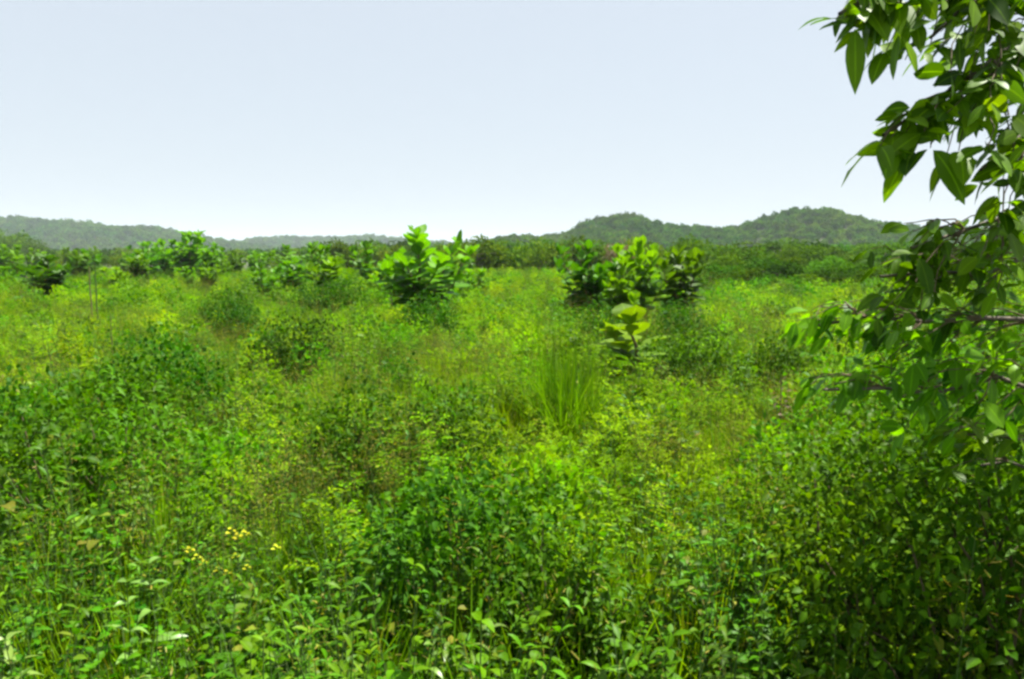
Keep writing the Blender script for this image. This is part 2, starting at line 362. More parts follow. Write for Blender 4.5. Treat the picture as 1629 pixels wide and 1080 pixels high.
broad = [leafy(5, 1.0, 8, .105, .058, 'broad', seed=i + 1, spread=.35, droop=.45) for i in range(4)]
broad += [leafy(4, .95, 6, .15, .095, 'broad', seed=i + 21, spread=.35, droop=.5) for i in range(2)]
lance = [leafy(4, 1.05, 9, .17, .036, 'lance', 'lance', seed=i + 31, spread=.3, droop=.5) for i in range(3)]
feath = [leafy(4, 1.05, 8, .050, .024, 'feather', 'quad', seed=i + 41, spread=.35, nseg=2, side=2, fold=0, droop=.2) for i in range(4)]
gras = [grass(75, 1.0, .012, i + 51) for i in range(3)] + [grass(60, .95, .010, i + 61, heads=3) for i in range(3)]
def mound(seed, mat, L, W, n, prof='quad'):
    r = np.random.default_rng(seed); mb = MB()
    d = nrm(r.normal(0, 1, (n, 3))); d[:, 2] = np.abs(d[:, 2])
    bl = nrm(r.normal(0, 1, (7, 3))); bl[:, 2] = np.abs(bl[:, 2]); q = .55 + .5 * np.max(np.clip(d @ bl.T, 0, 1) ** 7, axis=1)
    P = d * q[:, None] * r.uniform(.5, 1.08, n)[:, None] ** .5 * [.55, .55, .8] + [0, 0, .15]
    leaves(mb, P, nrm(d + r.normal(0, .6, (n, 3))), L * r.uniform(.6, 1.3, n), W * r.uniform(.7, 1.2, n), mat, .25, 2, prof, 0, .6, r=r)
    for k in range(7):
        e = nrm(r.normal(0, 1, 3)) * [.35, .35, 0] + [0, 0, .8]; tube(mb, curve((0, 0, 0), e, 4, 0, .01, r), .006, .002, 'stem', 3)
    return mb.mesh("weed_mound")
mnds = [mound(81 + i, 'feather', .08, .042, 800) for i in range(3)] + [mound(91 + i, 'broad', .09, .05, 650) for i in range(2)]
seedy = [grass(16, .9, .010, i + 71, heads=9) for i in range(2)]

mound_p = []
def wtop(x, y):                                  # uneven height of the growth, with hollows between clumps
    a = noise.noise((x * .55, y * .55, 0)); b = noise.noise((x * 1.7, y * 1.7, 5)); c = noise.noise((x * .16, y * .16, 9))
    return max(.4, 0.92 + .42 * a + .26 * b + .12 * c)
def fieldpts(y0, y1, dens, half=40, side=0):
    area = math.tan(R(half)) * (y1 ** 2 - y0 ** 2) + side * 2 * (y1 - y0)
    n = int(area * dens); out = []
    yy = np.sqrt(rng.uniform(y0 ** 2, y1 ** 2, n)); xx = rng.uniform(-1, 1, n) * (yy * math.tan(R(half)) + side)
    return xx, yy
cls = {k: [[], [], []] for k in ('b', 'l', 'f', 'g', 's', 'm')}
CLUMP = at(898, 515, 10.4)
def near_clump(x, y): return (abs(x - CLUMP.x * y / 10.4) < .55 and 8.6 < y < 10.9)
def put(k, x, y, s, tilt=.15):
    if near_clump(x, y) or (abs(x - .182 * y) < .9 and 12.5 < y < 15.6): s *= .55
    z = gz(x, y); h = wtop(x, y) * s
    wd = max(h, .75)
    cls[k][0].append((x, y, z - .02)); cls[k][1].append((random.gauss(0, tilt), random.gauss(0, tilt), random.uniform(0, 6.28))); cls[k][2].append((wd, wd, h))
for (y0, y1, dens, s) in ((1.2, 6, 21, 1.0), (6, 12, 22, 1.0), (12, 26, 12, 1.05), (26, 50, 5, 1.15), (50, 88, 2.5, 1.2)):
    xx, yy = fieldpts(y0, y1, dens, 40, 1.5)
    for x, y in zip(xx, yy):
        x = float(x); y = float(y)
        if y > 44 and x > .24 * y: continue
        t = min(1, max(0, (y - 4.4) / 3.2))                         # near: broad leaves; farther: grass and fine weeds
        n = noise.noise((x * .25, y * .2, 2)); n2 = noise.noise((x * .4 + 9, y * .3, 4)); u = random.random()
        left = 1 if (x < -.32 * y and y < 16) else 0
        pb_ = .62 - .52 * t + .35 * max(0, n) + .35 * left
        if y < 7 and u > .68: k = 'g'
        elif n2 > .26 and y > 5 and u < (.5 if y < 22 else .2): k = 's'
        elif u < pb_: k = 'b' if random.random() < .5 - .3 * n2 else 'l'
        elif u < pb_ + (1 - pb_) * (.20 + .6 * n): k = 'f'
        else: k = 'g'
        put(k, x, y, s * random.uniform(.8, 1.12) * (1.1 if k == 'g' else 1.0))
for (y0, y1, dens, sc_) in ((6.5, 14, 1.5, .85), (14, 30, 1.3, .95), (30, 60, .7, 1.15), (60, 88, .4, 1.2)):
    xx, yy = fieldpts(y0, y1, dens, 40, 1.5)
    for x, y in zip(xx, yy):
        x = float(x); y = float(y)
        if (y > 44 and x > .24 * y) or (abs(x - .182 * y) < 1.2 and 12 < y < 15.8) or near_clump(x, y) or near_clump(x - .4, y) or near_clump(x + .4, y): continue
        s_ = sc_ * random.uniform(.75, 1.35) * (1 + .3 * noise.noise((x * .3, y * .3, 12)))
        cls['m'][0].append((x, y, gz(x, y) - .02)); cls['m'][1].append((0, 0, random.uniform(0, 6.28))); cls['m'][2].append((s_ * 1.15, s_ * 1.15, min(s_ * 1.15, 1.35 * sc_)))
DEF = {'m': ("bushy_weeds", mnds, "rounded mounds of bushy weeds through the field"), 'b': ("broadleaf_weeds", broad, "dense broad leaved weeds covering the field"), 'l': ("narrow_leaf_weeds", lance, "weeds with long narrow leaves mixed through the field"),
       'f': ("fine_leaf_weeds", feath, "bright fine leaved weeds covering the middle of the field"), 'g': ("grass", gras, "tall yellow green grass covering the field"),
       's': ("seeding_grass", seedy, "patches of grass with reddish brown seed heads")}
for k, (nm, pr, lb) in DEF.items():
    c = cls[k]; scatter(nm, pr, *c, lb, "grass" if k in 'gs' else "weeds")

# ------------------------------------------------------------------ shrubs, saplings, trees (prototype meshes)
def shrub(seed, h=1.2, w_=.6, n=1900, L=.075, W=.042, mat='dark', prof='ovate'):
    r = np.random.default_rng(seed); mb = MB(); st = MB()
    C = []
    for k in range(14):
        a = k * 2.4 + r.uniform(-.4, .4); q = math.sqrt((k + .5) / 14) * w_; z = h * (.30 + .52 * math.sqrt(max(0, 1 - (q / w_) ** 2 * .9))) * r.uniform(.75, 1.1)
        e = np.array([math.cos(a) * q, math.sin(a) * q, z]); C.append((e, r.uniform(.2, .36) * w_ / .6))
        tube(st, curve((0, 0, 0), e, 6, .05, .015, r), .012, .004, 'rstem', 5)
    per = n // len(C)
    for e, rad in C:
        d = nrm(r.normal(0, 1, (per, 3))); q = rad * r.uniform(.3, 1.15, per) ** .6
        P = e + d * q[:, None]; P[:, 2] = np.maximum(P[:, 2], .05)
        D = nrm(d * .8 + r.normal(0, .5, (per, 3)) + [0, 0, .1])
        leaves(mb, P, D, L * r.uniform(.6, 1.25, per), W * r.uniform(.7, 1.2, per), mat, .3, 3, prof, .25, .5, r=r)
    return [("stems", st.mesh("stems")), ("foliage", mb.mesh("foliage"))]

def teak(seed, h=3.0, mat='teak', nb=4, LL=.46, prof='ell', wr=(.42, .56), dn=5.5):
    r = np.random.default_rng(seed); mb = MB(); st = MB()
    def shoot(c, n, s0, L0, L1, tone):
        ts = np.linspace(s0, 1, n); P = lerp(c, ts); az0 = r.uniform(0, 6.28)
        A, PP, Ls, E, D_, T = [], [], [], [], [], []
        for i, (p, t) in enumerate(zip(P, ts)):
            for q in ((0, math.pi) if t < .97 else (0, 1.57, math.pi, 4.7)):
                A.append(az0 + i * 1.57 + q + r.normal(0, .25)); PP.append(p); Ls.append((L0 + (L1 - L0) * t) * r.uniform(.75, 1.2))
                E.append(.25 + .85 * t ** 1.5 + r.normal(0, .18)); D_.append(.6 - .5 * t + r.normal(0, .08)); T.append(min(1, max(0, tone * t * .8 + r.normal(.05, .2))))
        A, Ls, E = map(np.array, (A, Ls, E))
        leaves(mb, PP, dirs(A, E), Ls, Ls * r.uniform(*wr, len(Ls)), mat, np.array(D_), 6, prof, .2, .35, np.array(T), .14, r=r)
    top = np.array([r.normal(0, .12), r.normal(0, .12), h * .84]); c = curve((0, 0, 0), top, 9, 0, .03, r); tube(st, c, .04, .012, 'rstem', 7)
    shoot(c, int(h * dn), .25, LL * 1.15, LL * .85, 1.0)
    for k in range(nb):
        a = r.uniform(-.4, .4) + k * 6.28 / nb; t = r.uniform(.2, .6); p = lerp(c, [t])[0]; q = r.uniform(.3, .75) * h / 3; z = (h * r.uniform(.5, .84))
        e = np.array([p[0] + math.cos(a) * q, p[1] + math.sin(a) * q, max(z, p[2] + .3)])
        cc = curve(p, e, 6, -.08, .02, r); tube(st, cc, .018, .007, 'rstem', 6); shoot(cc, 8, .15, LL * 1.1, LL * .75, .9)
    return [("trunk", st.mesh("trunk")), ("crown", mb.mesh("crown"))]

def tree(seed, h=4.0, w_=3.6, mat='belt', n=1700, size=.34, low=.12):
    r = np.random.default_rng(seed); mb = MB(); st = MB()
    c = curve((0, 0, -.1), (r.normal(0, .15), r.normal(0, .15), h * .55), 6, 0, .05, r); tube(st, c, .035 * h, .015 * h, 'bark', 7)
    C = []
    for k in range(22):
        a = r.uniform(0, 6.28); q = w_ / 2 * math.sqrt(r.uniform(0.02, .85)); z = h * (low + (0.92 - low) * r.uniform(.1, 1) * math.sqrt(max(.05, 1 - (q / (w_ / 2)) ** 2 * .8)))
        e = np.array([math.cos(a) * q, math.sin(a) * q, z]); C.append((e, r.uniform(.14, .24) * w_))
        if k % 2 == 0: tube(st, curve(lerp(c, [r.uniform(.3, 1)])[0], e, 5, .05, .04, r), .012 * h, .004 * h, 'bark', 5)
    per = n // len(C)
    for e, rad in C:
        d = nrm(r.normal(0, 1, (per, 3))); q = rad * r.uniform(.2, 1.12, per) ** .5
        P = e + d * q[:, None] * [1, 1, .75]; D = nrm(d + r.normal(0, .6, (per, 3)))
        leaves(mb, P, D, size * r.uniform(.5, 1.4, per), size * .6 * r.uniform(.6, 1.2, per), mat, .25, 2, 'quad', 0, .9, np.clip(r.normal(.45 , .25, per), 0, 1), r=r)
    return [("trunk", st.mesh("trunk")), ("crown", mb.mesh("crown"))]

T_belt = [tree(i + 101, 4.0, 4.2) for i in range(5)]
T_scrub = [tree(i + 111, 4.0, 4.2, 'wood_a', 1700, .34) for i in range(5)]
T_dry = tree(131, 4.0, 3.6, 'dry', 1400)
T_teak = [teak(i + 201, 3.0, nb=6 + i % 3) for i in range(6)]
T_big = [teak(i + 221, 3.0, 'teak', 7, .52, 'obov', (.5, .64), 5) for i in range(2)]
T_tdark = [teak(i + 226, 3.0, 'teak_dark', 8, .5) for i in range(2)]
T_tall = teak(232, 3.0, 'teak', 8, .46, 'ell', (.38, .5), 6)
T_lime = teak(231, 1.9, 'lime', 1, .50, 'obov', (.6, .75), 3.2)
T_shrub = [shrub(i + 301, mat='deep') for i in range(4)]
T_bright = [shrub(i + 321, 1.3, .65, 1100, .09, .04, 'broad', 'lance') for i in range(3)]

# ---- distant woodland as stuff, on the plain and hills
fc = []
for i in range(4):
    t = MB(); r = np.random.default_rng(400 + i); k = 190
    d = nrm(r.normal(0, 1, (k, 3))); d[:, 2] = np.abs(d[:, 2])
    blob = nrm(r.normal(0, 1, (6, 3))); blob[:, 2] = np.abs(blob[:, 2])
    rad = .62 + .45 * np.max(np.clip(d @ blob.T, 0, 1) ** 6, axis=1)
    P = d * rad[:, None] * [.5, .5, .75] * r.uniform(.75, 1.05, k)[:, None] + [0, 0, .22]
    leaves(t, P, nrm(d + r.normal(0, .7, (k, 3))), r.uniform(.11, .24, k), r.uniform(.10, .18, k), 'wood_a', .2, 2, 'quad', 0, 1, np.clip(r.normal(.45, .3, k), 0, 1), r=r)
    fc.append(t.mesh("woodland_crown"))
pts, rots, scl = [], [], []
def crown(x, y, z, s, flat=1.0):
    pts.append((x, y, z)); rots.append((0, 0, random.uniform(0, 6.28))); scl.append((s, s, s * flat * random.uniform(.8, 1.15)))
for (h, x0, x1), sp, (ya, yb), s0 in ((hills[0], 5.6, (490, 760), 7.5), (hills[1], 10.5, (1080, 1540), 14), (hills[2], 13, (1680, 2130), 15)):
    n = int((x1 - x0) * (yb - ya) / sp ** 2)
    for _ in range(n):
        x = random.uniform(x0, x1); y = random.uniform(ya, yb); z = h(x, y)
        if z > gz(x, y) - 2.5: crown(x, y, z - .1 * s0, s0 * random.uniform(.55, 1.2), .85)
for _ in range(6000):                            # plain between the field and the hills
    y = math.sqrt(random.uniform(210 ** 2, 620 ** 2)); x = random.uniform(-.95, .95) * y
    s = random.uniform(3.0, 6.0) * (1 if y < 350 else 1.2)
    crown(x, y, gz(x, y) - .3, s, .8)
scatter("woodland", fc, pts, rots, scl, "far off woodland covering the plain and the hills", "woodland")

# ------------------------------------------------------------------ belt trees beyond the field (each its own thing)
def base(px, Y): p = at(px, 405, Y); return (p.x, Y, gz(p.x, Y) - .05)
def bt(px, Y, h, label, group, var=None, wf=1.0, cat="tree", name="bush_tree"):
    v = T_belt[random.randrange(5)] if var is None else var
    s = h / top_of(v)
    fresh(name, v, base(px, Y), random.uniform(0, 6.28), (s * wf, s * wf, s), label, cat, group)
for k, px in enumerate((716, 738, 760, 782, 803, 826, 848, 870, 893, 915, 938, 962, 990, 1015, 1040, 1066, 1092)):
    Y = 82 + (k * 7) % 12; h = (3.9, 3.2, 4.6, 3.7, 4.2, 3.3, 4.4)[k % 7]
    bt(px, Y, h, "dark bushy tree in the belt behind the saplings right of centre", "trees of the central belt")
bt(985, 78, 4.1, "bare brownish tree poking up behind the broad leaved saplings right of centre", None, T_dry, .8)
for px, Y, h in ((528, 120, 4.9), (546, 122, 4.6), (568, 118, 4.3), (596, 121, 4.2), (622, 125, 4.4), (650, 122, 4.3), (700, 124, 4.2)):
    bt(px, Y, h, "dark tree rising behind the saplings left of centre under the far hill", "trees behind the central saplings")
for px, Y, h in ((-60, 300, 13), (8, 300, 12), (30, 305, 11), (52, 290, 8.5), (68, 300, 7), (185, 280, 5.5), (205, 285, 5.5)):
    bt(px, Y, h, "dark grey green tree at the foot of the left hill", "dark trees below the left hill", wf=.9)
rows = ((47, 1.65, 26, (1110, 1950)), (57, 2.0, 26, (1100, 1950)), (72, 2.6, 24, (1095, 1950)), (95, 3.3, 24, (1090, 2000)), (125, 4.0, 20, (1080, 2000)), (165, 4.8, 20, (600, 2000)), (195, 5.6, 18, (450, 2000)))
LB = ("lowest scrub bush nearest the open field at right", "low scrub bush at the right edge of the open field", "scrub bush in the second row behind the open field at right", "bushy tree in the middle of the scrub below the right hill",
      "bushy tree toward the back of the scrub below the right hill", "taller tree behind the scrub at the foot of the hills", "farthest tree on the plain before the hills")
for (Y, h, n, (a, b)), lb in zip(rows, LB):
    for k in range(n):
        px = a + (b - a) * (k + random.uniform(.1, .9)) / n; q = Y * random.uniform(.92, 1.08)
        bt(px, q, h * random.uniform(.8, 1.25), lb, lb.replace("bush ", "bushes ").replace("tree ", "trees "), var=T_scrub[random.randrange(5)], wf=random.uniform(1.0, 1.4))
for k in range(26):
    px = -500 + 1150 * (k + random.random()) / 26; Y = random.uniform(120, 200)
    bt(px, Y, 2.75 * random.uniform(.85, 1.15), "low rounded tree far back in the left field", "far trees at the back of the left field", wf=1.3)

# ------------------------------------------------------------------ broad leaved saplings
def sap(px, top, bot, label, group=None, var=None, wf=1.0, name="sapling", native=3.0, cat="sapling"):
    """top/bot: photo rows of its tip and of the place where it leaves the weeds (about 1 m above ground)"""
    Y = 1.7 * FPX / (bot - 405); p = at(px, top, Y); z0 = gz(p.x, Y); v = T_teak[random.randrange(6)] if var is None else var
    s = (p.z - z0) / top_of(v)
    return fresh(name, v, (p.x, Y, z0 - .03), random.uniform(0, 6.28), (s * wf, s * wf, s), label, cat, group)
S = [(8, 388, 432, "bright sapling cut by the left edge of the picture"), (65, 402, 470, "broad leaved sapling with a bare stem and dark underside near the left edge"),
     (38, 398, 446, "small sapling between the left edge and the bare stemmed sapling"), (118, 396, 440, "sapling with spreading green top right of the bare stemmed one"),
     (232, 386, 444, "left one of the sapling cluster below the left hill"), (262, 380, 440, "bushy sapling in the middle of the left cluster"),
     (300, 366, 442, "tallest sapling of the left cluster, its tip against the hill"), (330, 386, 440, "right one of the sapling cluster below the left hill"),
     (372, 398, 436, "low sapling right of the left cluster"), (408, 398, 434, "small sapling in the gap between left and central clusters"),
     (452, 394, 440, "sapling left of the shiny round topped one"), (492, 384, 450, "round topped bright sapling left of centre"), (462, 412, 462, "low sapling with shiny leaves in front of the round topped one"),
     (520, 410, 470, "dark leaved sapling below the round topped one"), (598, 384, 462, "bright sapling left of the tallest central one"), (635, 396, 468, "leafy sapling squeezed against the tallest central one"),
     (678, 359, 492, "tallest sapling with upright top leaves standing in the centre against the sky"), (722, 420, 468, "low sapling at the right foot of the tallest one"), (748, 426, 462, "smallest sapling right of the tallest one"),
     (944, 382, 492, "dark sapling at the left of the right hand cluster"), (1022, 376, 490, "middle sapling of the right hand cluster with large lit leaves"),
     (985, 410, 500, "low sapling between the dark one and the middle one of the right cluster"), (1092, 390, 496, "dark based sapling at the right of the right hand cluster")]
WF = {16: 1.65, 19: 1.25, 22: 1.25, 20: 1.15, 21: 1.0}
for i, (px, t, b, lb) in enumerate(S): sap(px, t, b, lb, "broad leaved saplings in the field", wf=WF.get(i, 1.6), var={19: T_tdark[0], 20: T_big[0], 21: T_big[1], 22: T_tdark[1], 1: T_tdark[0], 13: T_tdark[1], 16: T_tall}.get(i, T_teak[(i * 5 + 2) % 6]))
sap(1045, 480, 552, "lime green young sapling with huge leaves in front of the right hand cluster", None, T_lime, 1.9, native=1.9)
for k in range(34):
    px = -350 + 1250 * (k + random.random()) / 34; b = random.uniform(420, 436)
    sap(px, b - random.uniform(22, 34), b, "small far sapling among the weeds along the back of the field", "small far saplings", wf=1.1)
for k in range(8):
    sap(-520 + 60 * k, 400 + 4 * (k % 3), 455 + 12 * (k % 4), "sapling left of the picture edge", "saplings beyond the left edge")

for k in range(17):
    px = -40 + 830 * (k + random.random()) / 17; b = random.uniform(430, 468)
    sap(px, b - random.uniform(26, 52), b, "leafy sapling in the nearer band left of the centre", "saplings of the left and central band", wf=1.5)
# ------------------------------------------------------------------ shrubs standing out in the field
def shr(px, top, bot, label, var=None, wr=2.2, name="shrub", native=1.2):
    Y = 1.35 * FPX / (bot - 405) if bot < 640 else 1.9 * FPX / (bot - 405) * .8
    p = at(px, top + 8, Y); z0 = gz(p.x, Y); s = max(.5, (p.z - z0) / native)
    q = wr * (bot - top) * Y / FPX / 1.6
    fresh(name, var or T_shrub[random.randrange(4)], (p.x, Y, z0 - .03), random.uniform(0, 6.28), (max(q, s * .8), max(q, s * .8), s), label, "shrub", "dark shrubs in the field")
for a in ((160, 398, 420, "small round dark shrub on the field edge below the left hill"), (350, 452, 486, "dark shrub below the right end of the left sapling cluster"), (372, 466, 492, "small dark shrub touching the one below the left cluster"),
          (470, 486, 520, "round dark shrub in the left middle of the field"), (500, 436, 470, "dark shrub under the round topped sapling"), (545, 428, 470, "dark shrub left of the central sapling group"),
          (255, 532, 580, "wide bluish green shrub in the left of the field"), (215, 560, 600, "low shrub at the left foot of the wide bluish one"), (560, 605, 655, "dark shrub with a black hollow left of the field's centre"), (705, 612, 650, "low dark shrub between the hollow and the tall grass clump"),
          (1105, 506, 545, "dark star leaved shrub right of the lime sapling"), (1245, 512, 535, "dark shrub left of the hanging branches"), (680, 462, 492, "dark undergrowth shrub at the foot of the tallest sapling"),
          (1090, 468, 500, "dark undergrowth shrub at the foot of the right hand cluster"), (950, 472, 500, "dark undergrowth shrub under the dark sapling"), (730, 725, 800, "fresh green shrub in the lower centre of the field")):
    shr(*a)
for a in ((90, 590, 700, "leafy green shrub in the left foreground"), (30, 560, 650, "broad leaved shrub at the left picture edge"), (180, 600, 690, "green shrub right of the leafy one in the left foreground"), (870, 765, 830, "leafy shrub in the lower middle of the field")):
    shr(*a, var=T_bright[len(a[3]) % 3], native=1.3)

# tall grass clump
e = empty("grass_clump", (0, 0, 0)); p = at(898, 515, 10.4); e.location = (p.x, 10.4, gz(p.x, 10.4))
part("blades", grass(560, 2.15, .019, 801, 'clump', .6, 0, .42, .2), e)
tag(e, "tall upright grass clump with wide blades right of the field's centre", "grass clump")
e = empty("grass_clump", base(312, 13)); part("blades", grass(26, 1.5, .02, 802, 'grass', .2, 3, .16), e)
tag(e, "slender pale grass clump in the left middle of the field", "grass clump")
# dry stalks
def stalk(px, top, Y, h, label, mat='rstem', rad=.012, leafn=0):
    p = at(px, top, Y); z0 = gz(p.x, Y); r = np.random.default_rng(int(px)); H = p.z - z0
    mb = MB(); tube(mb, curve((0, 0, 0), (r.normal(0, .06), r.normal(0, .05), H), 7, 0, .01, r), rad, rad * .5, mat, 6)
    e = empty("stalk", (p.x, Y, z0)); part("stem", mb.mesh("stem"), e)
    if leafn:
        ml = MB(); P = np.stack([r.normal(0, .04, leafn), r.normal(0, .04, leafn), H * r.uniform(.7, 1, leafn)], -1)
        leaves(ml, P, dirs(r.uniform(0, 6.28, leafn), r.uniform(-.2, .9, leafn)), .09, .035, 'dry', .5, 3, 'lance', .2, .6, r=r); part("leaves", ml.mesh("leaves"), e)
    tag(e, label, "stalk")
stalk(150, 420, 24, 1.6, "pale upright stalk in the left field below the hill", 'stem', .03)
stalk(143, 424, 26, 1.6, "darker stalk beside the pale one in the left field", 'rstem', .03)
stalk(628, 466, 24, 1.2, "short brown stump like stalk under the central saplings", 'rstem', .035)
stalk(1243, 600, 8, 1.2, "withered reddish brown stalk left of the hanging branches", 'rstem', .01, 26)
stalk(176, 498, 15, 1.2, "thin dark stalk in the left of the field", 'rstem', .012)

# ------------------------------------------------------------------ foreground plants, each its own thing
def fplant(kind, px, py, Y, label, seed, s=1.0):
    spec = {'lance': dict(nstem=3, nodes=8, Ll=.20, Lw=.040, mat='lance', prof='lance', droop=.55, spread=.2), 'broad': dict(nstem=3, nodes=6, Ll=.15, Lw=.085, mat='broad', droop=.5, spread=.25),
            'pale': dict(nstem=2, nodes=6, Ll=.20, Lw=.055, mat='pale', prof='lance', droop=.6, spread=.15, tone=(.6, 1))}[kind]
    p = at(px, py, Y); z0 = gz(p.x, Y); h = max(.5, p.z - z0)
    mb, ms = leafy(h=h, seed=seed, split=True, nseg=5, start=.35, **spec)
    e = empty({'lance': "long_leaf_weed", 'broad': "broadleaf_weed", 'pale': "long_leaf_weed"}[kind], (p.x, Y, z0), random.uniform(0, 6))
    part("stems", ms.mesh("stems"), e); part("foliage", mb.mesh("foliage"), e); tag(e, label, "weed")
for i, a in enumerate((('pale', 225, 935, 3.9, "shiny pale leaved weed in the lower left foreground"), ('lance', 330, 990, 3.7, "long leaved weed right of the shiny pale one at lower left"),
        ('pale', 40, 985, 3.7, "glossy long leaved weed in the bottom left corner"), ('lance', 120, 960, 3.9, "long leaved weed between the corner and the shiny pale one"), ('pale', 655, 985, 3.5, "upright pale leaved weed at the bottom left of centre"),
        ('pale', 750, 975, 3.7, "weed with one white shining leaf at the bottom centre"), ('broad', 575, 825, 4.9, "broad leaved weed with bright leaves in the lower centre left"), ('lance', 470, 935, 4.0, "narrow leaved weed between the yellow flowers and the bottom"),
        ('broad', 660, 800, 5.3, "tall dark broad leaved weed in the lower centre"), ('broad', 1120, 830, 4.8, "broad leaved weed with pale yellow green leaves lower right of centre"), ('broad', 1010, 850, 4.6, "bright broad leaved weed in the lower right centre"),
        ('lance', 940, 880, 4.4, "long leaved weed left of the bright lower right centre one"), ('lance', 1480, 935, 3.6, "sunlit long leaved weed against the dark lower right hollow"), ('broad', 1560, 850, 4.0, "bright leaved weed in the shade under the tree at right"),
        ('broad', 1050, 960, 3.8, "leafy weed at the bottom right of centre"), ('lance', 1180, 1000, 3.5, "long leaved weed near the bottom below the dark gap"), ('broad', 1290, 1000, 3.4, "broad leaved weed at the bottom left of the dark hollow"),
        ('broad', 830, 985, 3.6, "leafy weed in the middle of the bottom edge"), ('lance', 560, 1010, 3.4, "narrow leaved weed on the bottom edge left of the pale upright one"), ('broad', 380, 1020, 3.4, "dark leafy weed on the bottom edge at left"),
        ('broad', 30, 720, 6.0, "pale leaved weed by the dark gap at the left edge"), ('pale', 60, 560, 10, "silvery leaved weed standing high at the left edge"))): fplant(*a, seed=900 + i)
# yellow flowering weed
p = at(345, 850, 4.9); z0 = gz(p.x, 4.9)
mb, ms = leafy(4, p.z - z0, 8, .09, .03, 'broad', 'lance', seed=950, spread=.2, split=True)
e = empty("yellow_flowering_weed", (p.x, 4.9, z0)); part("stems", ms.mesh("stems"), e); part("foliage", mb.mesh("foliage"), e)
for k, (qx, qy) in enumerate(((366, 842), (377, 850), (388, 846), (312, 884), (322, 892), (347, 903), (360, 909), (374, 882), (392, 900), (438, 868), (300, 872))):
    q = at(qx, qy, 4.75 + .04 * k); fm = MB(); a = np.linspace(0, 6.28, 7)[:-1]; c0 = np.array([q.x - p.x, q.y - 4.9, q.z - z0])
    for cc in (c0, c0 + [.022, .012, -.02], c0 + [-.02, .01, -.03]):
        leaves(fm, np.repeat([cc], 6, 0), dirs(a + k, rng.uniform(-.1, 1.2, 6)), .018, .015, 'yellow', .2, 3, 'obov', .3, .2, r=rng)
    tube(fm, [c0 - [0, 0, .22], c0 - [0, 0, .1], c0], .0025, .0015, 'stem', 4); part("flower", fm.mesh("flower"), e)
tag(e, "weed with clusters of small yellow flowers in the lower left foreground", "flowering weed")

# ------------------------------------------------------------------ overhanging tree at right
TX, TY = 3.35, 3.3
TZ = gz(TX, TY)
tree_e = empty("overhanging_tree", (TX, TY, TZ)); O = np.array([TX, TY, TZ])
tag(tree_e, "large leaved tree reaching its hanging branches in from the right edge", "tree")
tr = MB(); tc_ = curve((0, 0, -.2), (.25, .35, 5.2), 12, 0, .04); tube(tr, tc_, np.linspace(.13, .05, 12), 0, 'bark', 12); part("trunk", tr.mesh("trunk"), tree_e)
r_ = np.random.default_rng(77)
def twig(br, lf, a, b, nl, LL, mat='tree', sag=.04, hang=.38, rad=.004):
    """twig from a to b with leaves toward its end that hang down"""
    c = curve(a, b, 6, sag, .012, r_); tube(br, c, rad, .0018, 'rstem', 5)
    t = np.sort(r_.uniform(.35, 1, nl)); t[-2:] = 1; P = lerp(c, t); ax = np.arctan2(b[1] - a[1], b[0] - a[0])
    az = ax + np.where(np.arange(nl) % 2 == 0, .9, -.9) + r_.normal(0, .5, nl); el = r_.normal(-.35, .45, nl)
    L = LL * r_.uniform(.6, 1.15, nl)
    leaves(lf, P + dirs(az, el) * .012, dirs(az, el), L, L * r_.uniform(.46, .62, nl), mat, hang * r_.uniform(.3, 1.4, nl), 7, 'ell', .16, .75, np.clip(r_.normal(.45, .3, nl), 0, 1), .05, r=r_)
def branch(start_t, end, targets, nl, LL, sag=.15, rad=.03, **kw):
    """limb from the trunk to end (world), twigs to every target (world)"""
    br, lf = MB(), MB(); s = lerp(tc_, [start_t])[0]; e_ = np.array(end) - O
    c = curve(s, e_, 10, sag, .02, r_); tube(br, c, rad, .006, 'bark', 8)
    for q in targets:
        q = np.array(q) - O; d = np.linalg.norm(c - q, axis=1); i = max(0, int(np.argmin(d)) - 1)
        twig(br, lf, c[i], q, nl if np.isscalar(nl) else int(r_.integers(*nl)), LL * r_.uniform(.75, 1.1), **(kw | ({'mat': 'tree_young'} if r_.random() < .3 else {})))
    b = part("branch", br.mesh("branch"), tree_e); part("foliage", lf.mesh("foliage"), b)
def region(n, poly, y0, y1):
    out = []; xs_ = [q[0] for q in poly]; ys_ = [q[1] for q in poly]
    while len(out) < n:
        x = random.uniform(min(xs_), max(xs_)); y = random.uniform(min(ys_), max(ys_)); ins = False
        for (ax, ay), (bx, by) in zip(poly, poly[1:] + poly[:1]):
            if (ay > y) != (by > y) and x < (bx - ax) * (y - ay) / (by - ay) + ax: ins = not ins
        if ins: out.append(at(x, y, random.uniform(y0, y1)))
    return out
UP = .115
branch(.95, at(1335, 22, 2.7), [at(1345, 28, 2.7), at(1330, 30, 2.75), at(1360, 40, 2.7), at(1385, 22, 2.72), at(1375, 50, 2.75), at(1410, 80, 2.72), at(1400, 45, 2.8), at(1430, 50, 2.7), at(1455, 30, 2.8), at(1480, 70, 2.75), at(1440, 95, 2.8)], (7, 10), .125, .05, .022, hang=.5)
branch(.9, at(1480, 60, 2.9), region(25, [(1425, -40), (1640, -60), (1660, 190), (1500, 180), (1440, 60)], 2.6, 3.3), (6, 9), UP)
branch(.85, at(1500, 190, 2.9), region(21, [(1450, 80), (1660, 100), (1660, 280), (1560, 270), (1490, 200)], 2.6, 3.3), (6, 9), UP)
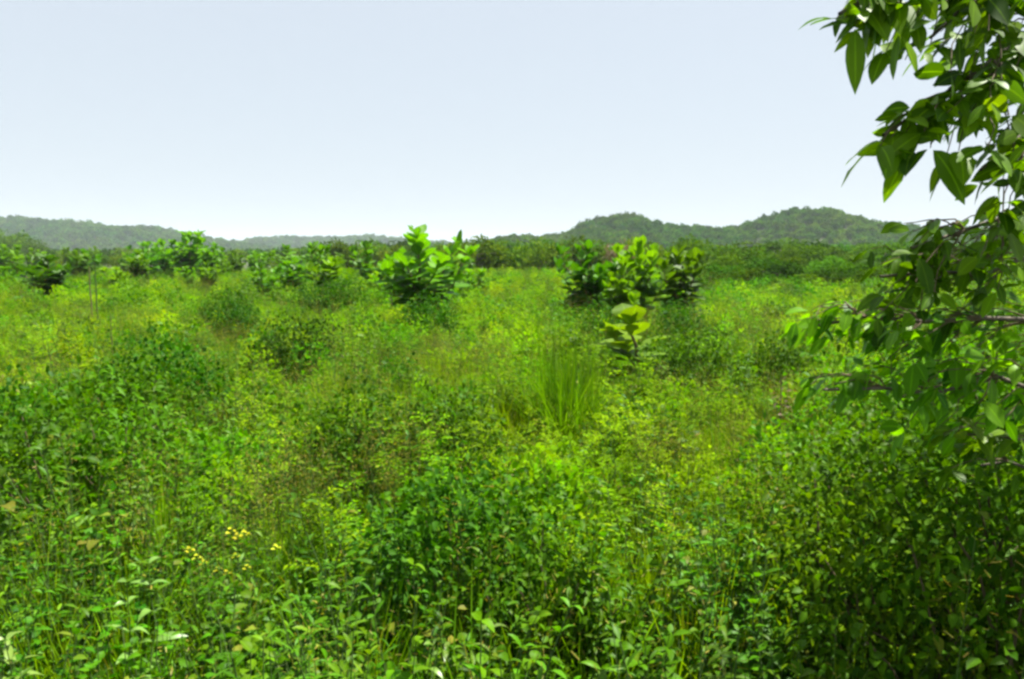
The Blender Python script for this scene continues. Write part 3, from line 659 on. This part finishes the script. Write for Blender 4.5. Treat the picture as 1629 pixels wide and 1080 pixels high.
branch(.8, at(1405, 215, 2.75), [at(1400, 232, 2.7), at(1412, 228, 2.75), at(1440, 215, 2.8), at(1470, 210, 2.7), at(1500, 222, 2.8), at(1450, 240, 2.8), at(1525, 240, 2.75), at(1425, 245, 2.72), at(1480, 235, 2.75), at(1505, 250, 2.8)], (6, 9), .12, .05, .016, hang=.5)
branch(.72, at(1560, 270, 2.9), region(22, [(1490, 205), (1680, 220), (1680, 390), (1590, 370), (1540, 290)], 2.6, 3.4), (5, 9), UP)
branch(.6, at(1450, 395, 3.2), [at(1438, 355, 3.3), at(1452, 368, 3.2), at(1470, 385, 3.2), at(1510, 362, 3.3), at(1440, 400, 3.2)] + region(26, [(1430, 385), (1660, 370), (1660, 480), (1420, 470)], 3.0, 3.7), (4, 8), .102, .1, .02)
branch(.5, at(1400, 440, 3.3), region(26, [(1385, 395), (1520, 385), (1560, 500), (1400, 520), (1360, 455)], 3.0, 3.8), (4, 8), .105, .1, .018)
branch(.42, at(1290, 520, 3.4), [at(1268, 510, 3.4), at(1290, 495, 3.5), at(1310, 520, 3.4), at(1335, 505, 3.5), at(1350, 530, 3.4), at(1385, 560, 3.5), at(1410, 525, 3.4), at(1300, 500, 3.35), at(1275, 528, 3.4), at(1320, 535, 3.5), at(1340, 560, 3.4), at(1365, 500, 3.4), at(1350, 480, 3.5)] + region(28, [(1380, 500), (1560, 480), (1560, 600), (1400, 600)], 3.2, 3.9), (4, 7), .102, .12, .018)
branch(.35, at(1310, 620, 3.3), [at(1290, 612, 3.3), at(1305, 622, 3.3), at(1375, 585, 3.35), at(1355, 610, 3.3), at(1410, 600, 3.4), at(1285, 600, 3.35), at(1320, 600, 3.4), at(1345, 625, 3.35), at(1390, 620, 3.3)] + region(26, [(1380, 580), (1600, 560), (1620, 700), (1440, 690)], 3.1, 3.8), (4, 7), .11, .15, .016)
branch(.3, at(1520, 690, 3.3), [at(1500, 690, 3.3), at(1520, 688, 3.3), at(1560, 700, 3.3), at(1600, 700, 3.4)], (5, 7), .12, .1, .014)
branch(.28, at(1560, 740, 3.7), region(16, [(1470, 690), (1680, 660), (1680, 800), (1520, 790)], 3.4, 4.2), (4, 7), .11, .1, .014)
for k in range(14):                               # rest of the crown, behind the edge and above the picture, placed to cast shade
    if k % 4 == 0: continue
    a = k * .9; q = .3 + .22 * (k % 4); far = k % 2
    end = np.array([(3.75 if far else 3.0) + q * math.cos(a), (4.5 if far else 3.3) + q * math.sin(a), (3.7 if far else 5.2) + .07 * k])
    tg = [end + r_.normal(0, 1, 3) * [.6, .6, .35] for _ in range(12 if far else 8)]
    tg = [t_ for t_ in tg if t_[0] / t_[1] > .575 or t_[2] - 2.7 > .36 * t_[1]]
    if tg: branch(.5 + .035 * k, end, tg, (7, 10), .15)

# vine bushes below the tree, lower right
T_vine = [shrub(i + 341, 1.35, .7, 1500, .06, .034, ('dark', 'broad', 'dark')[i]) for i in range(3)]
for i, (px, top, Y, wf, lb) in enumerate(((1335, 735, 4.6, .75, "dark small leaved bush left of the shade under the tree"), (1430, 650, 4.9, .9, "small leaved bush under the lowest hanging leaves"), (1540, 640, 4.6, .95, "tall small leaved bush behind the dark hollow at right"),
        (1640, 600, 4.3, 1.0, "tall small leaved bush against the right picture edge"), (1450, 545, 6.4, 1.0, "bush behind the hanging branches at right"), (1550, 500, 6.6, 1.1, "tall bush far back behind the hanging branches"), (1660, 470, 6.2, 1.1, "tallest bush behind the tree at the right edge"),
        (1345, 650, 6.0, .8, "bush left of the hanging leaves"), (1450, 790, 3.9, .75, "low bush in the shade at lower right"), (1590, 790, 3.5, .75, "bush at the dark right edge in front of the tall ones"), (1720, 640, 3.6, 1.0, "bush just beyond the right picture edge"),
        (1500, 450, 9.5, 1.1, "bush seen small between the hanging branches"), (1620, 440, 10, 1.2, "farthest bush behind the tree at the right edge"))):
    p = at(px, top, Y); z0 = gz(p.x, Y); s = (p.z - z0) / 1.3; q = min(s, 1.25) * wf
    fresh("small_leaved_bush", T_vine[i % 3], (p.x, Y, z0), random.uniform(0, 6), (q, q, s), lb, "bush", "bushes around the foot of the tree")

# ------------------------------------------------------------------ repeats told apart by their order along the row
ONES = "first second third fourth fifth sixth seventh eighth ninth tenth eleventh twelfth thirteenth fourteenth fifteenth sixteenth seventeenth eighteenth nineteenth twentieth".split()
def ordinal(n):
    if n < 20: return ONES[n]
    t = "twenty" if n < 29 else "thirty"
    if n == 29: return "thirtieth"
    return t + "-" + ONES[(n - 20) % 10]
rows_ = {}
for o in scene.objects:
    if o.parent is None and o.get("group") and o.get("label"):
        rows_.setdefault((o["group"], o["label"]), []).append(o)
for (g_, l_), os_ in rows_.items():
    if len(os_) < 2: continue
    px_ = lambda o: 814.5 + o.location.x / o.location.y * FPX
    for n_, o in enumerate(sorted((o for o in os_ if -10 < px_(o) < 1640), key=px_)):
        o["label"] = l_ + ", " + ordinal(n_) + " from left"

# ------------------------------------------------------------------ haze
HAZE = 0.00013
if HAZE > 0:
    import bmesh
    bm = bmesh.new(); bmesh.ops.create_cube(bm, size=1)
    me = bpy.data.meshes.new("haze"); bm.to_mesh(me); bm.free()
    o = link(bpy.data.objects.new("haze", me)); o.scale = (12000, 13000, 204); o.location = (0, 2000, 92)
    m = bpy.data.materials.new("haze_air"); m.use_nodes = True; nt = m.node_tree; nt.nodes.remove(nt.nodes["Principled BSDF"])
    pv = nt.nodes.new("ShaderNodeVolumePrincipled"); pv.inputs["Color"].default_value = (.80, .92, 1, 1); pv.inputs["Density"].default_value = HAZE
    nt.links.new(pv.outputs[0], nt.nodes["Material Output"].inputs["Volume"]); me.materials.append(m)
    tag(o, kind='stuff')
